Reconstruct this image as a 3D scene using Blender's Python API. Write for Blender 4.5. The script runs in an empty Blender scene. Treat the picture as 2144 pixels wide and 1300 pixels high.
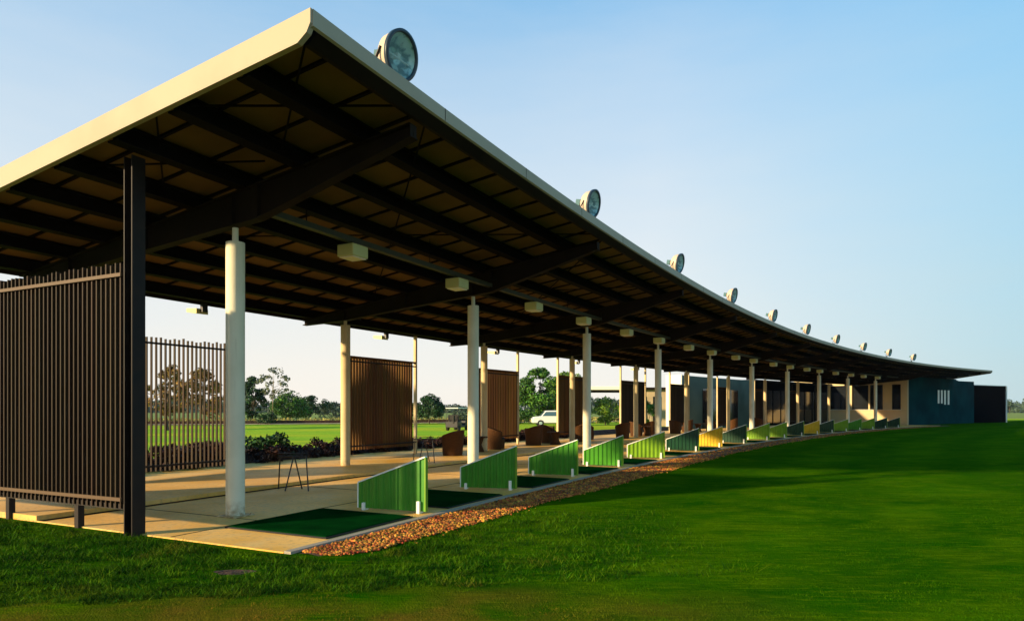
import bpy, bmesh, math, random
import numpy as np
from mathutils import Vector, Matrix
random.seed(7); np.random.seed(7)
SC = bpy.context.scene
COL = SC.collection

# ------------------------------------------------------------------ camera
cam_d = bpy.data.cameras.new('camera'); cam = bpy.data.objects.new('camera', cam_d); COL.objects.link(cam)
cam_d.sensor_width = 36; cam_d.lens = 1401.7/2144*36
cam_d.shift_y = (855.2-650)/2144
cam_d.clip_start = 0.05; cam_d.clip_end = 5000
cam.location = (0, 0, 1.6); cam.rotation_euler = (math.radians(90), 0, 0)
SC.camera = cam
# ------------------------------------------------------------------ light
SUN_EL = math.radians(14); SD = Vector((-.88, -.475, 0)).normalized()
SUN_AZ = math.atan2(SD.x, SD.y)
SKYK = (.10, .62, 1.0)
w = bpy.data.worlds.new('World'); SC.world = w; w.use_nodes = True
nt = w.node_tree; bg = nt.nodes['Background']
sky = nt.nodes.new('ShaderNodeTexSky'); sky.sky_type = 'NISHITA'; sky.sun_disc = False
sky.sun_elevation = SUN_EL; sky.sun_rotation = SUN_AZ
sky.air_density = 1.0; sky.dust_density = 0.1; sky.ozone_density = 1.5
bg.inputs[1].default_value = 0.15
# clear air above, a bright haze layer low down that is paler on the sunny left side
WN, WL = nt.nodes, nt.links
def vmul(a, v):
    x = WN.new('ShaderNodeVectorMath'); x.operation = 'MULTIPLY'; WL.new(a, x.inputs[0]); x.inputs[1].default_value = v; return x.outputs[0]
def wmix(f, a, b_):
    x = WN.new('ShaderNodeMix'); x.data_type = 'RGBA'; WL.new(f, x.inputs[0])
    for i_, q in ((6, a), (7, b_)):
        if isinstance(q, tuple): x.inputs[i_].default_value = (*q, 1)
        else: WL.new(q, x.inputs[i_])
    return x.outputs[2]
def wrng(a, lo, hi, c=0., e=1.):
    x = WN.new('ShaderNodeMapRange'); WL.new(a, x.inputs[0])
    for i_, q in enumerate((lo, hi, c, e)): x.inputs[i_+1].default_value = q
    return x.outputs[0]
gm = WN.new('ShaderNodeGamma'); gm.inputs[1].default_value = .4; WL.new(vmul(sky.outputs[0], (.27, .27, .27)), gm.inputs[0])
up = vmul(gm.outputs[0], SKYK)
wtc = WN.new('ShaderNodeTexCoord'); wsp = WN.new('ShaderNodeSeparateXYZ'); WL.new(wtc.outputs['Generated'], wsp.inputs[0])
low = wmix(wrng(wsp.outputs[0], .2, .62), (.98, .925, .84), (.54, .71, .75))
wmp = WN.new('ShaderNodeMapping'); wmp.inputs['Scale'].default_value = (1.6, 1.6, 7); wmp.inputs['Rotation'].default_value = (0, .25, 0); WL.new(wtc.outputs['Generated'], wmp.inputs[0])
wn_ = WN.new('ShaderNodeTexNoise'); wn_.inputs['Scale'].default_value = 1.6; wn_.inputs['Detail'].default_value = 6; wn_.inputs['Roughness'].default_value = .6; WL.new(wmp.outputs[0], wn_.inputs['Vector'])
wad = WN.new('ShaderNodeMath'); wad.operation = 'ADD'; wad.use_clamp = True; WL.new(wrng(wsp.outputs[2], 0, .60, 1, 0), wad.inputs[0]); WL.new(wrng(wn_.outputs['Fac'], .35, .75, -.015, .07), wad.inputs[1])
pw_ = WN.new('ShaderNodeMath'); pw_.operation = 'POWER'; WL.new(wad.outputs[0], pw_.inputs[0]); pw_.inputs[1].default_value = .66
skc = wmix(pw_.outputs[0], up, low)
WL.new(vmul(skc, (3.7, 3.7, 3.7)), bg.inputs[0])
sl = bpy.data.lights.new('sun', 'SUN'); sun = bpy.data.objects.new('sun', sl); COL.objects.link(sun)
sl.energy = 5.0; sl.angle = math.radians(1.6); sl.color = (1, .76, .44)
d = Vector((SD.x*math.cos(SUN_EL), SD.y*math.cos(SUN_EL), math.sin(SUN_EL)))
sun.rotation_euler = (-d).to_track_quat('-Z', 'Y').to_euler()
SC.view_settings.view_transform = 'Standard'; SC.view_settings.look = 'None'
SC.view_settings.exposure = 0.85; SC.view_settings.gamma = 1
SC.cycles.max_bounces = 6; SC.cycles.diffuse_bounces = 3; SC.cycles.glossy_bounces = 3
SC.cycles.volume_bounces = 0; SC.cycles.transparent_max_bounces = 8

# ------------------------------------------------------------------ the building's curve
KS = np.linspace(-3, 16, 1901)
H = .46305+.03234*KS+.00208*KS**2-.00018*KS**3
H8 = .46305+.03234*8+.00208*64-.00018*512
H = np.where(KS > 8, H8+.055*(KS-8), H)
dk = KS[1]-KS[0]; dx = 6.91781*np.sin(H); dy = 6.91781*np.cos(H)
CX = np.concatenate([[0], np.cumsum((dx[1:]+dx[:-1])/2*dk)]); CY = np.concatenate([[0], np.cumsum((dy[1:]+dy[:-1])/2*dk)])
CX += -4.12817-np.interp(0, KS, CX); CY += 9.98941-np.interp(0, KS, CY)
def hd(k): return float(np.interp(k, KS, H))
def W(k, o, z=0.0):
    h = hd(k)
    return Vector((float(np.interp(k, KS, CX))+o*math.cos(h), float(np.interp(k, KS, CY))-o*math.sin(h), z))
def RZ(k): return -hd(k)      # local +y = along the building, local +x = towards the range

# ------------------------------------------------------------------ helpers
def tag(o, label=None, cat=None, group=None, kind=None):
    if label: o['label'] = label
    if cat: o['category'] = cat
    if group: o['group'] = group
    if kind: o['kind'] = kind
    return o
def empty(name, loc, rz=0, **k):
    o = bpy.data.objects.new(name, None); COL.objects.link(o); o.empty_display_size = .2
    o.location = loc; o.rotation_euler = (0, 0, rz); return tag(o, **k)
def link_mesh(name, me, mat, parent=None):
    o = bpy.data.objects.new(name, me); COL.objects.link(o)
    if mat is not None:
        for m in (mat if isinstance(mat, (list, tuple)) else [mat]): me.materials.append(m)
    if parent: o.parent = parent
    return o
class MB:
    def __init__(s): s.v = []; s.f = []; s.sm = []
    def add(s, vs, fs, smooth=False):
        b = len(s.v); s.v += [tuple(p) for p in vs]
        for f in fs: s.f.append(tuple(i+b for i in f)); s.sm.append(smooth)
        return s
    def box(s, c, size, rz=0, rot=None):
        hx, hy, hz = size[0]/2, size[1]/2, size[2]/2
        M = rot if rot is not None else Matrix.Rotation(rz, 3, 'Z')
        vs = [Vector(c)+M @ Vector((x*hx, y*hy, z*hz)) for x in (-1, 1) for y in (-1, 1) for z in (-1, 1)]
        return s.add(vs, [(0, 1, 3, 2), (4, 6, 7, 5), (0, 4, 5, 1), (2, 3, 7, 6), (0, 2, 6, 4), (1, 5, 7, 3)])
    def bar(s, a, b, w_, h_=None):
        a, b = Vector(a), Vector(b); d_ = b-a; h_ = h_ or w_
        q = d_.to_track_quat('Y', 'Z').to_matrix()
        return s.box((a+b)/2, (w_, d_.length, h_), rot=q)
    def tube(s, pts, rs, n=12, caps=True):
        rings = []
        pts = [Vector(p) for p in pts]
        if not isinstance(rs, (list, tuple)): rs = [rs]*len(pts)
        vs = []
        for i, p in enumerate(pts):
            dr = (pts[min(i+1, len(pts)-1)]-pts[max(i-1, 0)]).normalized()
            q = dr.to_track_quat('Z', 'Y').to_matrix()
            for j in range(n):
                a = 2*math.pi*j/n
                vs.append(p+q @ Vector((math.cos(a)*rs[i], math.sin(a)*rs[i], 0)))
        fs = [(i*n+j, i*n+(j+1) % n, (i+1)*n+(j+1) % n, (i+1)*n+j) for i in range(len(pts)-1) for j in range(n)]
        s.add(vs, fs, True)
        if caps:
            s.add(vs[:n], [tuple(range(n-1, -1, -1))]); s.add(vs[-n:], [tuple(range(n))])
        return s
    def prism(s, poly, y0, y1, M=None):       # poly of (x,z) extruded along y
        n = len(poly); M = M or Matrix.Identity(4)
        vs = [M @ Vector((x, y0, z)) for x, z in poly]+[M @ Vector((x, y1, z)) for x, z in poly]
        fs = [tuple(range(n)), tuple(range(2*n-1, n-1, -1))]+[(i, i+n, (i+1) % n+n, (i+1) % n) for i in range(n)]
        return s.add(vs, fs)
    def sweep(s, prof, k0, k1, step=.1, z=0.0, caps=True, closed=True):
        n = len(prof); m = max(1, int(math.ceil((k1-k0)/step-1e-6)))
        vs = []
        for i in range(m+1):
            k = k0+(k1-k0)*i/m
            for o, zz in prof: vs.append(W(k, o, zz+z))
        e = n if closed else n-1
        fs = [(i*n+j, i*n+(j+1) % n, (i+1)*n+(j+1) % n, (i+1)*n+j) for i in range(m) for j in range(e)]
        if caps and closed: fs += [tuple(range(n-1, -1, -1)), tuple(m*n+j for j in range(n))]
        return s.add(vs, fs)
    def mesh(s, name):
        me = bpy.data.meshes.new(name); me.from_pydata(s.v, [], s.f); me.update()
        bm = bmesh.new(); bm.from_mesh(me); bmesh.ops.recalc_face_normals(bm, faces=bm.faces); bm.to_mesh(me); bm.free()
        me.polygons.foreach_set('use_smooth', s.sm)
        return me
    def build(s, name, mat, parent=None): return link_mesh(name, s.mesh(name), mat, parent)
def copy_tree(o, parent=None):
    c = o.copy(); COL.objects.link(c); c.parent = parent
    for ch in KIDS.get(o.name, []) or [x for x in o.children]: copy_tree(ch, c)
    return c
KIDS = {}
def bevel(o, wdt=.01, seg=2):
    m = o.modifiers.new('bevel', 'BEVEL'); m.width = wdt; m.segments = seg; m.limit_method = 'ANGLE'; return o
def fast_mesh(name, V, F, mat, parent=None, nside=3, smooth=False):
    me = bpy.data.meshes.new(name); nv, nf = len(V), len(F)
    me.vertices.add(nv); me.vertices.foreach_set('co', np.asarray(V, dtype=np.float32).ravel())
    me.loops.add(nf*nside); me.loops.foreach_set('vertex_index', np.asarray(F, dtype=np.int32).ravel())
    me.polygons.add(nf); me.polygons.foreach_set('loop_start', np.arange(0, nf*nside, nside, dtype=np.int32))
    me.update(calc_edges=True)
    if smooth: me.polygons.foreach_set('use_smooth', np.ones(nf, dtype=bool))
    return link_mesh(name, me, mat, parent)

# ------------------------------------------------------------------ materials
def mat(name, col, rough=.6, metal=0, spec=.4, noise=None, bump=None, rnd=None, coords='Object', dry=False, stain=False):
    """noise=(scale, col2, (lo,hi), stretch) mixes a second colour; bump=(scale,strength); rnd=amount of per-island value change"""
    m = bpy.data.materials.new(name); m.use_nodes = True; t = m.node_tree; b = t.nodes['Principled BSDF']
    b.inputs['Roughness'].default_value = rough; b.inputs['Metallic'].default_value = metal
    b.inputs['Specular IOR Level'].default_value = spec
    tc = t.nodes.new('ShaderNodeTexCoord'); cur = None
    rgb = t.nodes.new('ShaderNodeRGB'); rgb.outputs[0].default_value = (*col, 1); cur = rgb.outputs[0]
    for nz in (noise if isinstance(noise, list) else [noise] if noise else []):
        mp = t.nodes.new('ShaderNodeMapping'); t.links.new(tc.outputs[coords], mp.inputs[0])
        if len(nz) > 3: mp.inputs['Scale'].default_value = nz[3]
        n = t.nodes.new('ShaderNodeTexNoise'); n.inputs['Scale'].default_value = nz[0]; n.inputs['Detail'].default_value = 5
        t.links.new(mp.outputs[0], n.inputs['Vector'])
        r = t.nodes.new('ShaderNodeMapRange'); r.inputs[1].default_value = nz[2][0]; r.inputs[2].default_value = nz[2][1]
        t.links.new(n.outputs['Fac'], r.inputs[0])
        mx = t.nodes.new('ShaderNodeMix'); mx.data_type = 'RGBA'; t.links.new(r.outputs[0], mx.inputs[0])
        t.links.new(cur, mx.inputs[6]); mx.inputs[7].default_value = (*nz[1], 1); cur = mx.outputs[2]
    if stain:    # splashed dirt on the lowest quarter metre
        sp = t.nodes.new('ShaderNodeSeparateXYZ'); t.links.new(tc.outputs[coords], sp.inputs[0])
        r = t.nodes.new('ShaderNodeMapRange'); r.inputs[1].default_value = .26; r.inputs[2].default_value = 0; t.links.new(sp.outputs['Z'], r.inputs[0])
        n = t.nodes.new('ShaderNodeTexNoise'); n.inputs['Scale'].default_value = 14; n.inputs['Detail'].default_value = 6; t.links.new(tc.outputs[coords], n.inputs['Vector'])
        r2 = t.nodes.new('ShaderNodeMapRange'); r2.inputs[1].default_value = .36; r2.inputs[2].default_value = .62; t.links.new(n.outputs['Fac'], r2.inputs[0])
        ml = t.nodes.new('ShaderNodeMath'); ml.operation = 'MULTIPLY'; t.links.new(r.outputs[0], ml.inputs[0]); t.links.new(r2.outputs[0], ml.inputs[1])
        mx = t.nodes.new('ShaderNodeMix'); mx.data_type = 'RGBA'; t.links.new(ml.outputs[0], mx.inputs[0]); t.links.new(cur, mx.inputs[6]); mx.inputs[7].default_value = (.30, .19, .08, 1); cur = mx.outputs[2]
    if dry:      # straw coloured worn turf in the near left foreground
        def mr(a, lo, hi):
            x = t.nodes.new('ShaderNodeMapRange'); x.inputs[1].default_value = lo; x.inputs[2].default_value = hi; t.links.new(a, x.inputs[0]); return x.outputs[0]
        def mu(a, c):
            x = t.nodes.new('ShaderNodeMath'); x.operation = 'MULTIPLY'; t.links.new(a, x.inputs[0]); t.links.new(c, x.inputs[1]); return x.outputs[0]
        sp = t.nodes.new('ShaderNodeSeparateXYZ'); t.links.new(tc.outputs[coords], sp.inputs[0])
        n = t.nodes.new('ShaderNodeTexNoise'); n.inputs['Scale'].default_value = 1.3; n.inputs['Detail'].default_value = 6; t.links.new(tc.outputs[coords], n.inputs['Vector'])
        f = mu(mu(mr(sp.outputs['Y'], 6.2, 5.4), mr(sp.outputs['X'], 2.4, -.4)), mr(n.outputs['Fac'], .34, .56))
        mx = t.nodes.new('ShaderNodeMix'); mx.data_type = 'RGBA'; t.links.new(f, mx.inputs[0]); t.links.new(cur, mx.inputs[6]); mx.inputs[7].default_value = (.17, .10, .012, 1); cur = mx.outputs[2]
    if rnd:
        g = t.nodes.new('ShaderNodeNewGeometry'); r = t.nodes.new('ShaderNodeMapRange')
        r.inputs[3].default_value = 1-rnd; r.inputs[4].default_value = 1+rnd; t.links.new(g.outputs['Random Per Island'], r.inputs[0])
        hs = t.nodes.new('ShaderNodeHueSaturation'); t.links.new(r.outputs[0], hs.inputs['Value']); t.links.new(cur, hs.inputs['Color'])
        r2 = t.nodes.new('ShaderNodeMapRange'); r2.inputs[3].default_value = .5-rnd*.06; r2.inputs[4].default_value = .5+rnd*.05
        ml = t.nodes.new('ShaderNodeMath'); ml.operation = 'MULTIPLY'; ml.inputs[1].default_value = 7.31; t.links.new(g.outputs['Random Per Island'], ml.inputs[0])
        fr = t.nodes.new('ShaderNodeMath'); fr.operation = 'FRACT'; t.links.new(ml.outputs[0], fr.inputs[0]); t.links.new(fr.outputs[0], r2.inputs[0])
        t.links.new(r2.outputs[0], hs.inputs['Hue']); cur = hs.outputs[0]
    t.links.new(cur, b.inputs['Base Color'])
    if bump:
        n = t.nodes.new('ShaderNodeTexNoise'); n.inputs['Scale'].default_value = bump[0]; n.inputs['Detail'].default_value = 6
        t.links.new(tc.outputs[coords], n.inputs['Vector'])
        bp = t.nodes.new('ShaderNodeBump'); bp.inputs['Strength'].default_value = bump[1]; bp.inputs['Distance'].default_value = .02 if len(bump) < 3 else bump[2]
        t.links.new(n.outputs['Fac'], bp.inputs['Height']); t.links.new(bp.outputs[0], b.inputs['Normal'])
    return m
M = {}
M['fascia'] = mat('fascia_cream', (.44, .355, .245), .55, spec=.15, noise=(1.2, (.39, .31, .21), (.45, .75)), bump=(3, .05))
M['deck'] = mat('roof_sheet', (.4, .38, .33), .5)
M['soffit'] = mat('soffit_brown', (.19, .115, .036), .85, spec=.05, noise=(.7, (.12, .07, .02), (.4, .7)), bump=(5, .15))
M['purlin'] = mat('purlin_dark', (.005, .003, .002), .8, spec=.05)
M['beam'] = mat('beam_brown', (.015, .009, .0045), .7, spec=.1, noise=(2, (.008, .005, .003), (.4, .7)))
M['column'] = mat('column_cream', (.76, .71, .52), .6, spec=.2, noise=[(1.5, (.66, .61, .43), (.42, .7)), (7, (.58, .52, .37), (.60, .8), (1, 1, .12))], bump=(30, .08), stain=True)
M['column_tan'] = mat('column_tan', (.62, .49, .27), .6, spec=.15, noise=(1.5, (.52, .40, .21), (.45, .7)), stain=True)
M['steel'] = mat('dark_steel', (.010, .006, .005), .55, spec=.25, noise=(6, (.018, .010, .006), (.4, .7)))
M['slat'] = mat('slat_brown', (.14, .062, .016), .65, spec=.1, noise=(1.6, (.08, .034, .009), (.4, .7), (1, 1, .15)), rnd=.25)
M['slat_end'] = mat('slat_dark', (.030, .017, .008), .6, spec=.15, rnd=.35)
M['slat_rail'] = mat('slat_rail', (.10, .06, .03), .55, spec=.2)
M['concrete'] = mat('terrace_concrete', (.88, .52, .15), .6, spec=.12,
                    noise=[(.5, (.66, .34, .045), (.42, .66)), (2.2, (.74, .48, .17), (.5, .75)), (14, (.44, .30, .13), (.52, .8))], bump=(60, .12, .004))
M['curb'] = mat('curb_concrete', (.34, .29, .21), .7, noise=(9, (.3, .26, .2), (.4, .75)), bump=(40, .3, .01))
M['mat'] = mat('mat_turf', (.002, .040, .006), 1, spec=0, noise=(2.2, (.001, .022, .004), (.4, .65)), bump=(260, .9, .012))
M['mat_edge'] = mat('mat_rubber', (.008, .010, .009), .8)
M['stone'] = mat('river_stone', (.50, .23, .04), .75, spec=.1, noise=(3.5, (.20, .06, .015), (.35, .65)), rnd=.62)
M['stone_bed'] = mat('stone_bed', (.13, .065, .03), .9, noise=(30, (.05, .025, .012), (.4, .6)), bump=(40, 1, .05))
M['white'] = mat('white_paint', (.88, .86, .76), .45)
M['black'] = mat('black_metal', (.012, .011, .011), .4)
M['wicker'] = mat('wicker', (.11, .045, .013), .7, spec=.1, noise=(60, (.035, .016, .006), (.4, .6)), bump=(120, .8, .01))
M['cushion'] = mat('cushion', (.02, .018, .016), .8)
M['lamp'] = mat('lamp_box', (.62, .58, .22), .45)
M['rail'] = mat('light_rail', (.05, .052, .03), .6, spec=.2)
M['glass'] = mat('dark_glass', (.012, .014, .016), .08, spec=.7)
M['lens'] = mat('lamp_glass', (.35, .42, .42), .06, spec=.8)
M['refl'] = mat('reflector', (.72, .88, .84), .3, metal=.4, noise=(9, (.10, .22, .22), (.45, .6)), bump=(8, .5, .05))
M['housing'] = mat('lamp_housing', (.55, .42, .30), .45)
M['rim'] = mat('lamp_rim', (.02, .035, .05), .4)
M['cream_wall'] = mat('cream_render', (.60, .46, .22), .8, noise=(.6, (.5, .4, .25), (.4, .7)))
M['teal_wall'] = mat('teal_render', (.003, .050, .056), .85, spec=.03, noise=(.45, (.001, .026, .032), (.35, .65)))
M['dark_wall'] = mat('dark_cladding', (.003, .003, .004), .9, spec=0)
M['pale_wall'] = mat('pale_render', (.78, .74, .64), .8)
M['pale_teal_shaded'] = mat('pale_teal_render_shaded', (.09, .15, .13), .7, spec=.15, noise=(.4, (.05, .09, .075), (.4, .7)))
M['tan_wall'] = mat('tan_render', (.50, .38, .22), .8, noise=(.8, (.38, .28, .16), (.4, .7)))
M['soil'] = mat('planter_soil', (.055, .026, .014), .95, noise=(6, (.02, .010, .006), (.4, .6)), bump=(14, 1, .08))
M['bark'] = mat('bark', (.10, .07, .045), .9, bump=(20, .8, .03))
M['bark_pale'] = mat('bark_pale', (.32, .26, .19), .9, bump=(20, .6, .03))
def leafm(n, c, c2, r=.4): return mat(n, c, .65, spec=.25, noise=(.8, c2, (.4, .65)), rnd=r)
M['leaf_dark'] = leafm('leaf_dark', (.016, .06, .010), (.007, .028, .006))
M['leaf_mid'] = leafm('leaf_mid', (.055, .15, .012), (.022, .07, .008))
M['leaf_bright'] = leafm('leaf_bright', (.12, .22, .015), (.04, .10, .010))
M['leaf_grey'] = leafm('leaf_grey', (.12, .14, .07), (.07, .09, .04))
M['leaf_rust'] = leafm('leaf_rust', (.030, .009, .006), (.010, .008, .004), .5)
M['leaf_brown'] = leafm('leaf_brown', (.24, .14, .03), (.12, .09, .02))
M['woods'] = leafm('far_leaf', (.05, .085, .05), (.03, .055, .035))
M['sand'] = mat('sand_path', (.55, .42, .24), .9, noise=(.2, (.42, .32, .19), (.4, .7)))

# ------------------------------------------------------------------ ground
def zg(x, y):       # terrain: flat on the range side, falling gently behind the terrace
    # signed distance behind the building (very roughly: left of its curve)
    i = np.argmin((CX[::10]-x)**2+(CY[::10]-y)**2)*10
    o = (x-CX[i])*math.cos(H[i])-(y-CY[i])*math.sin(H[i])
    back = max(0.0, -o-9.5)
    if KS[i] < -.3 : back *= max(0, min(1, (y-8)/14))
    return -.018-.62*(1-math.exp(-back/42.0)), o, KS[i]
def axis(a, b, near, d0, grow):
    out = [near]; s = d0; x = near
    while x < b: x += s; s *= grow; out.append(min(x, b))
    s = d0; x = near
    while x > a: x -= s; s *= grow; out.insert(0, max(x, a))
    return sorted(set(out))
xs = axis(-900, 900, -1, .8, 1.045); ys = axis(-60, 1200, 9, .8, 1.05)
V = []; zone = []
for yy in ys:
    for xx in xs:
        z_, o_, k_ = zg(xx, yy)
        zz = z_
        if o_ < -8 and yy > 60: zz += .10*math.sin(xx*.05+1)*math.sin(yy*.045)
        V.append((xx, yy, zz))
        far = 1.0 if (o_ < -7 and yy > 5 ) else 0.0
        zone.append(far)
nx = len(xs)
F = [(j*nx+i, j*nx+i+1, (j+1)*nx+i+1, (j+1)*nx+i) for j in range(len(ys)-1) for i in range(nx-1)]
def grass_mat():
    m = bpy.data.materials.new('lawn_grass'); m.use_nodes = True; t = m.node_tree; b = t.nodes['Principled BSDF']; N = t.nodes; L = t.links
    b.inputs['Roughness'].default_value = 1; b.inputs['Specular IOR Level'].default_value = 0
    tc = N.new('ShaderNodeTexCoord')
    def noise(scale, stretch=(1, 1, 1), rot=0, det=5, dist=0):
        mp = N.new('ShaderNodeMapping'); mp.inputs['Scale'].default_value = stretch; mp.inputs['Rotation'].default_value = (0, 0, rot)
        L.new(tc.outputs['Object'], mp.inputs[0]); n = N.new('ShaderNodeTexNoise'); n.inputs['Scale'].default_value = scale
        n.inputs['Detail'].default_value = det; n.inputs['Distortion'].default_value = dist; L.new(mp.outputs[0], n.inputs['Vector']); return n.outputs['Fac']
    def rng(x, lo, hi, a=0, c=1):
        r = N.new('ShaderNodeMapRange'); r.inputs[1].default_value = lo; r.inputs[2].default_value = hi; r.inputs[3].default_value = a; r.inputs[4].default_value = c
        L.new(x, r.inputs[0]); return r.outputs[0]
    def mix(f, a, c):
        x = N.new('ShaderNodeMix'); x.data_type = 'RGBA'; L.new(f, x.inputs[0])
        for s, q in ((6, a), (7, c)):
            if isinstance(q, tuple): x.inputs[s].default_value = (*q, 1)
            else: L.new(q, x.inputs[s])
        return x.outputs[2]
    def mul(a, c):
        x = N.new('ShaderNodeMath'); x.operation = 'MULTIPLY'; L.new(a, x.inputs[0])
        if isinstance(c, float): x.inputs[1].default_value = c
        else: L.new(c, x.inputs[1])
        return x.outputs[0]
    G1, G2, G3 = LAWN
    big = rng(noise(.22, (1, 1.7, 1), .5, 4, .6), .40, .62)
    med = rng(noise(.9, (1, 1.6, 1), .3, 5), .38, .66)
    c = mix(big, G1, G2); c = mix(mul(med, .55), c, G3)
    vm = N.new('ShaderNodeVectorMath'); vm.operation = 'DISTANCE'; L.new(tc.outputs['Object'], vm.inputs[0]); cc = W(4, 150); vm.inputs[1].default_value = (cc.x, cc.y, 0)
    wob = N.new('ShaderNodeMath'); wob.operation = 'MULTIPLY_ADD'; L.new(noise(.35, (1, 1, 1), 0, 3), wob.inputs[0]); wob.inputs[1].default_value = 3.2; L.new(vm.outputs['Value'], wob.inputs[2])
    ph = N.new('ShaderNodeMath'); ph.operation = 'MULTIPLY'; L.new(wob.outputs[0], ph.inputs[0]); ph.inputs[1].default_value = 2*math.pi/2.7
    sn = N.new('ShaderNodeMath'); sn.operation = 'SINE'; L.new(ph.outputs[0], sn.inputs[0])
    c = mix(mul(rng(sn.outputs[0], -.3, .7), .55), c, G1)
    strk = rng(noise(1.6, (1, 5, 1), 1.02, 5, 1.2), .42, .62); c = mix(mul(strk, .45), c, G1)
    strk2 = rng(noise(2.6, (1, 6, 1), .35, 5, 1.0), .52, .68); c = mix(mul(strk2, .5), c, G3)
    fine = rng(noise(38, (1, 1, 1)), .35, .7)
    c = mix(mul(fine, .5), c, G1)
    # dry patches in the near foreground
    sp = N.new('ShaderNodeSeparateXYZ'); L.new(tc.outputs['Object'], sp.inputs[0])
    near = rng(sp.outputs['Y'], 6.3, 5.4); left = rng(sp.outputs['X'], 2.6, -.4)
    dry = mul(mul(near, left), rng(noise(.8, (1, 1, 1), 0, 4), .36, .58))
    c = mix(mul(dry, .8), c, DRY)
    at = N.new('ShaderNodeAttribute'); at.attribute_name = 'zone'
    f2 = mix(rng(noise(.045, (1, 2.5, 1)), .45, .6), (.24, .42, .03), (.42, .46, .03))
    f2 = mix(rng(noise(.12, (1, 3, 1)), .5, .75), f2, (.17, .33, .03))
    c = mix(at.outputs['Fac'], c, f2)
    # far open country beyond the range
    farm = rng(sp.outputs['Y'], 104, 114); c = mix(mul(farm, 1.0), c, (.22, .27, .08))
    L.new(c, b.inputs['Base Color'])
    h = N.new('ShaderNodeMath'); h.operation = 'ADD'; L.new(noise(70), h.inputs[0]); L.new(mul(noise(6), 1.2), h.inputs[1])
    bp = N.new('ShaderNodeBump'); bp.inputs['Strength'].default_value = .8; bp.inputs['Distance'].default_value = .03; L.new(h.outputs[0], bp.inputs['Height'])
    L.new(bp.outputs[0], b.inputs['Normal'])
    return m
LAWN = ((.0075, .064, .0006), (.040, .128, .0010), (.115, .178, .0015)); DRY = (.15, .085, .010)
M['lawn'] = grass_mat()
lawn = fast_mesh('lawn', V, F, M['lawn'], nside=4, smooth=True); tag(lawn, kind='structure')
at = lawn.data.attributes.new('zone', 'FLOAT', 'POINT'); at.data.foreach_set('value', zone)

# ------------------------------------------------------------------ terrace, curb, gravel
K0, K1 = -.225, 10.25
t_front = MB().sweep([(-2.2, 0), (2.52, 0), (2.52, -.25), (-2.2, -.25)], K0, K1, .1).build('terrace', M['concrete']); tag(t_front, kind='structure')
t_back = MB().sweep([(-6.9, .07), (-2.2, .07), (-2.2, -.245), (-6.9, -.245)], K0, K1, .1).build('raised_terrace', M['concrete']); tag(t_back, kind='structure')
drain = MB().sweep([(-2.17, .006), (-2.06, .006), (-2.06, -.2), (-2.17, -.2)], K0+.002, K1-.01, .1).build('drain_channel', M['purlin']); tag(drain, kind='structure')
jn = MB()
for i in range(22):
    k = .0+.5*i-.02
    if k > K0:
        a, b_ = W(k, -2.05, .0), W(k, .66, .0); jn.bar(Vector((a.x, a.y, -.002)), Vector((b_.x, b_.y, -.002)), .014, .012)
jn.sweep([(.60, -.01), (.60, .004), (.614, .004), (.614, -.01)], K0+.005, K1-.01, .1)
tag(jn.build('floor_joints', M['purlin']), kind='structure')
curb = MB().sweep([(2.53, .012), (2.63, .012), (2.63, -.2), (2.53, -.2)], K0, K1, .1).build('curb', M['curb']); tag(curb, kind='structure')
bed = MB()
m_ = 120; vs = []; fs = []
for i in range(m_+1):
    k = K0+.01+(10.2-K0)*i/m_
    wout = 3.45+.35*min(1, max(0, k)/1.2) + .05*math.sin(k*9)
    if k < .0: wout = 2.63+(wout-2.63)*max(.15, min(1, (k-K0+.05)/.12))
    for j, (f_, z_) in enumerate(((0, -.02), (.5, -.004), (1, -.024))):
        vs.append(W(k, 2.64+(wout-2.64)*f_, z_))
for i in range(m_):
    for j in range(2): fs.append((i*3+j, i*3+j+1, (i+1)*3+j+1, (i+1)*3+j))
bed.add(vs, fs, True); bo = bed.build('gravel_bed', M['stone_bed']); tag(bo, kind='structure')
# loose stones: icosphere-ish octahedra, deformed
def stones(n, kmax, smin, smax, seed, kpow=1.0):
    rs = np.random.RandomState(seed); base = []
    bm = bmesh.new(); bmesh.ops.create_icosphere(bm, subdivisions=1, radius=1); bv = np.array([v.co[:] for v in bm.verts]); bf = np.array([[v.index for v in f.verts] for f in bm.faces]); bm.free()
    Vv = []; Ff = []; c = 0
    while c < n:
        k = K0+.02+(kmax-K0)*rs.rand()**kpow; wout = 3.42+.35*min(1, max(0, k)/1.2)+.05*math.sin(k*9)
        if k < 0: wout = 2.66+(wout-2.66)*max(.2, min(1, (k-K0+.05)/.12))
        o = 2.67+(wout-2.67)*rs.rand()+(abs(rs.normal())*.09 if rs.rand() < .05 else 0); s = smin+(smax-smin)*rs.rand()**2
        p = W(k, o, -.012+.012*rs.rand()); sc = s*np.array([1, .6+.4*rs.rand(), .5+.3*rs.rand()])
        a = rs.rand()*6.28; ca, sa = math.cos(a), math.sin(a)
        q = bv*(1+.35*(rs.rand(len(bv), 1)-.5))*sc; tl = (rs.rand()-.5)*1.2
        q = np.stack([q[:, 0], q[:, 1]*math.cos(tl)-q[:, 2]*math.sin(tl), q[:, 1]*math.sin(tl)+q[:, 2]*math.cos(tl)], 1)
        q = np.stack([q[:, 0]*ca-q[:, 1]*sa, q[:, 0]*sa+q[:, 1]*ca, q[:, 2]], 1)+np.array(p)
        Vv.append(q); Ff.append(bf+c*len(bv)); c += 1
    return np.concatenate(Vv), np.concatenate(Ff)
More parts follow.
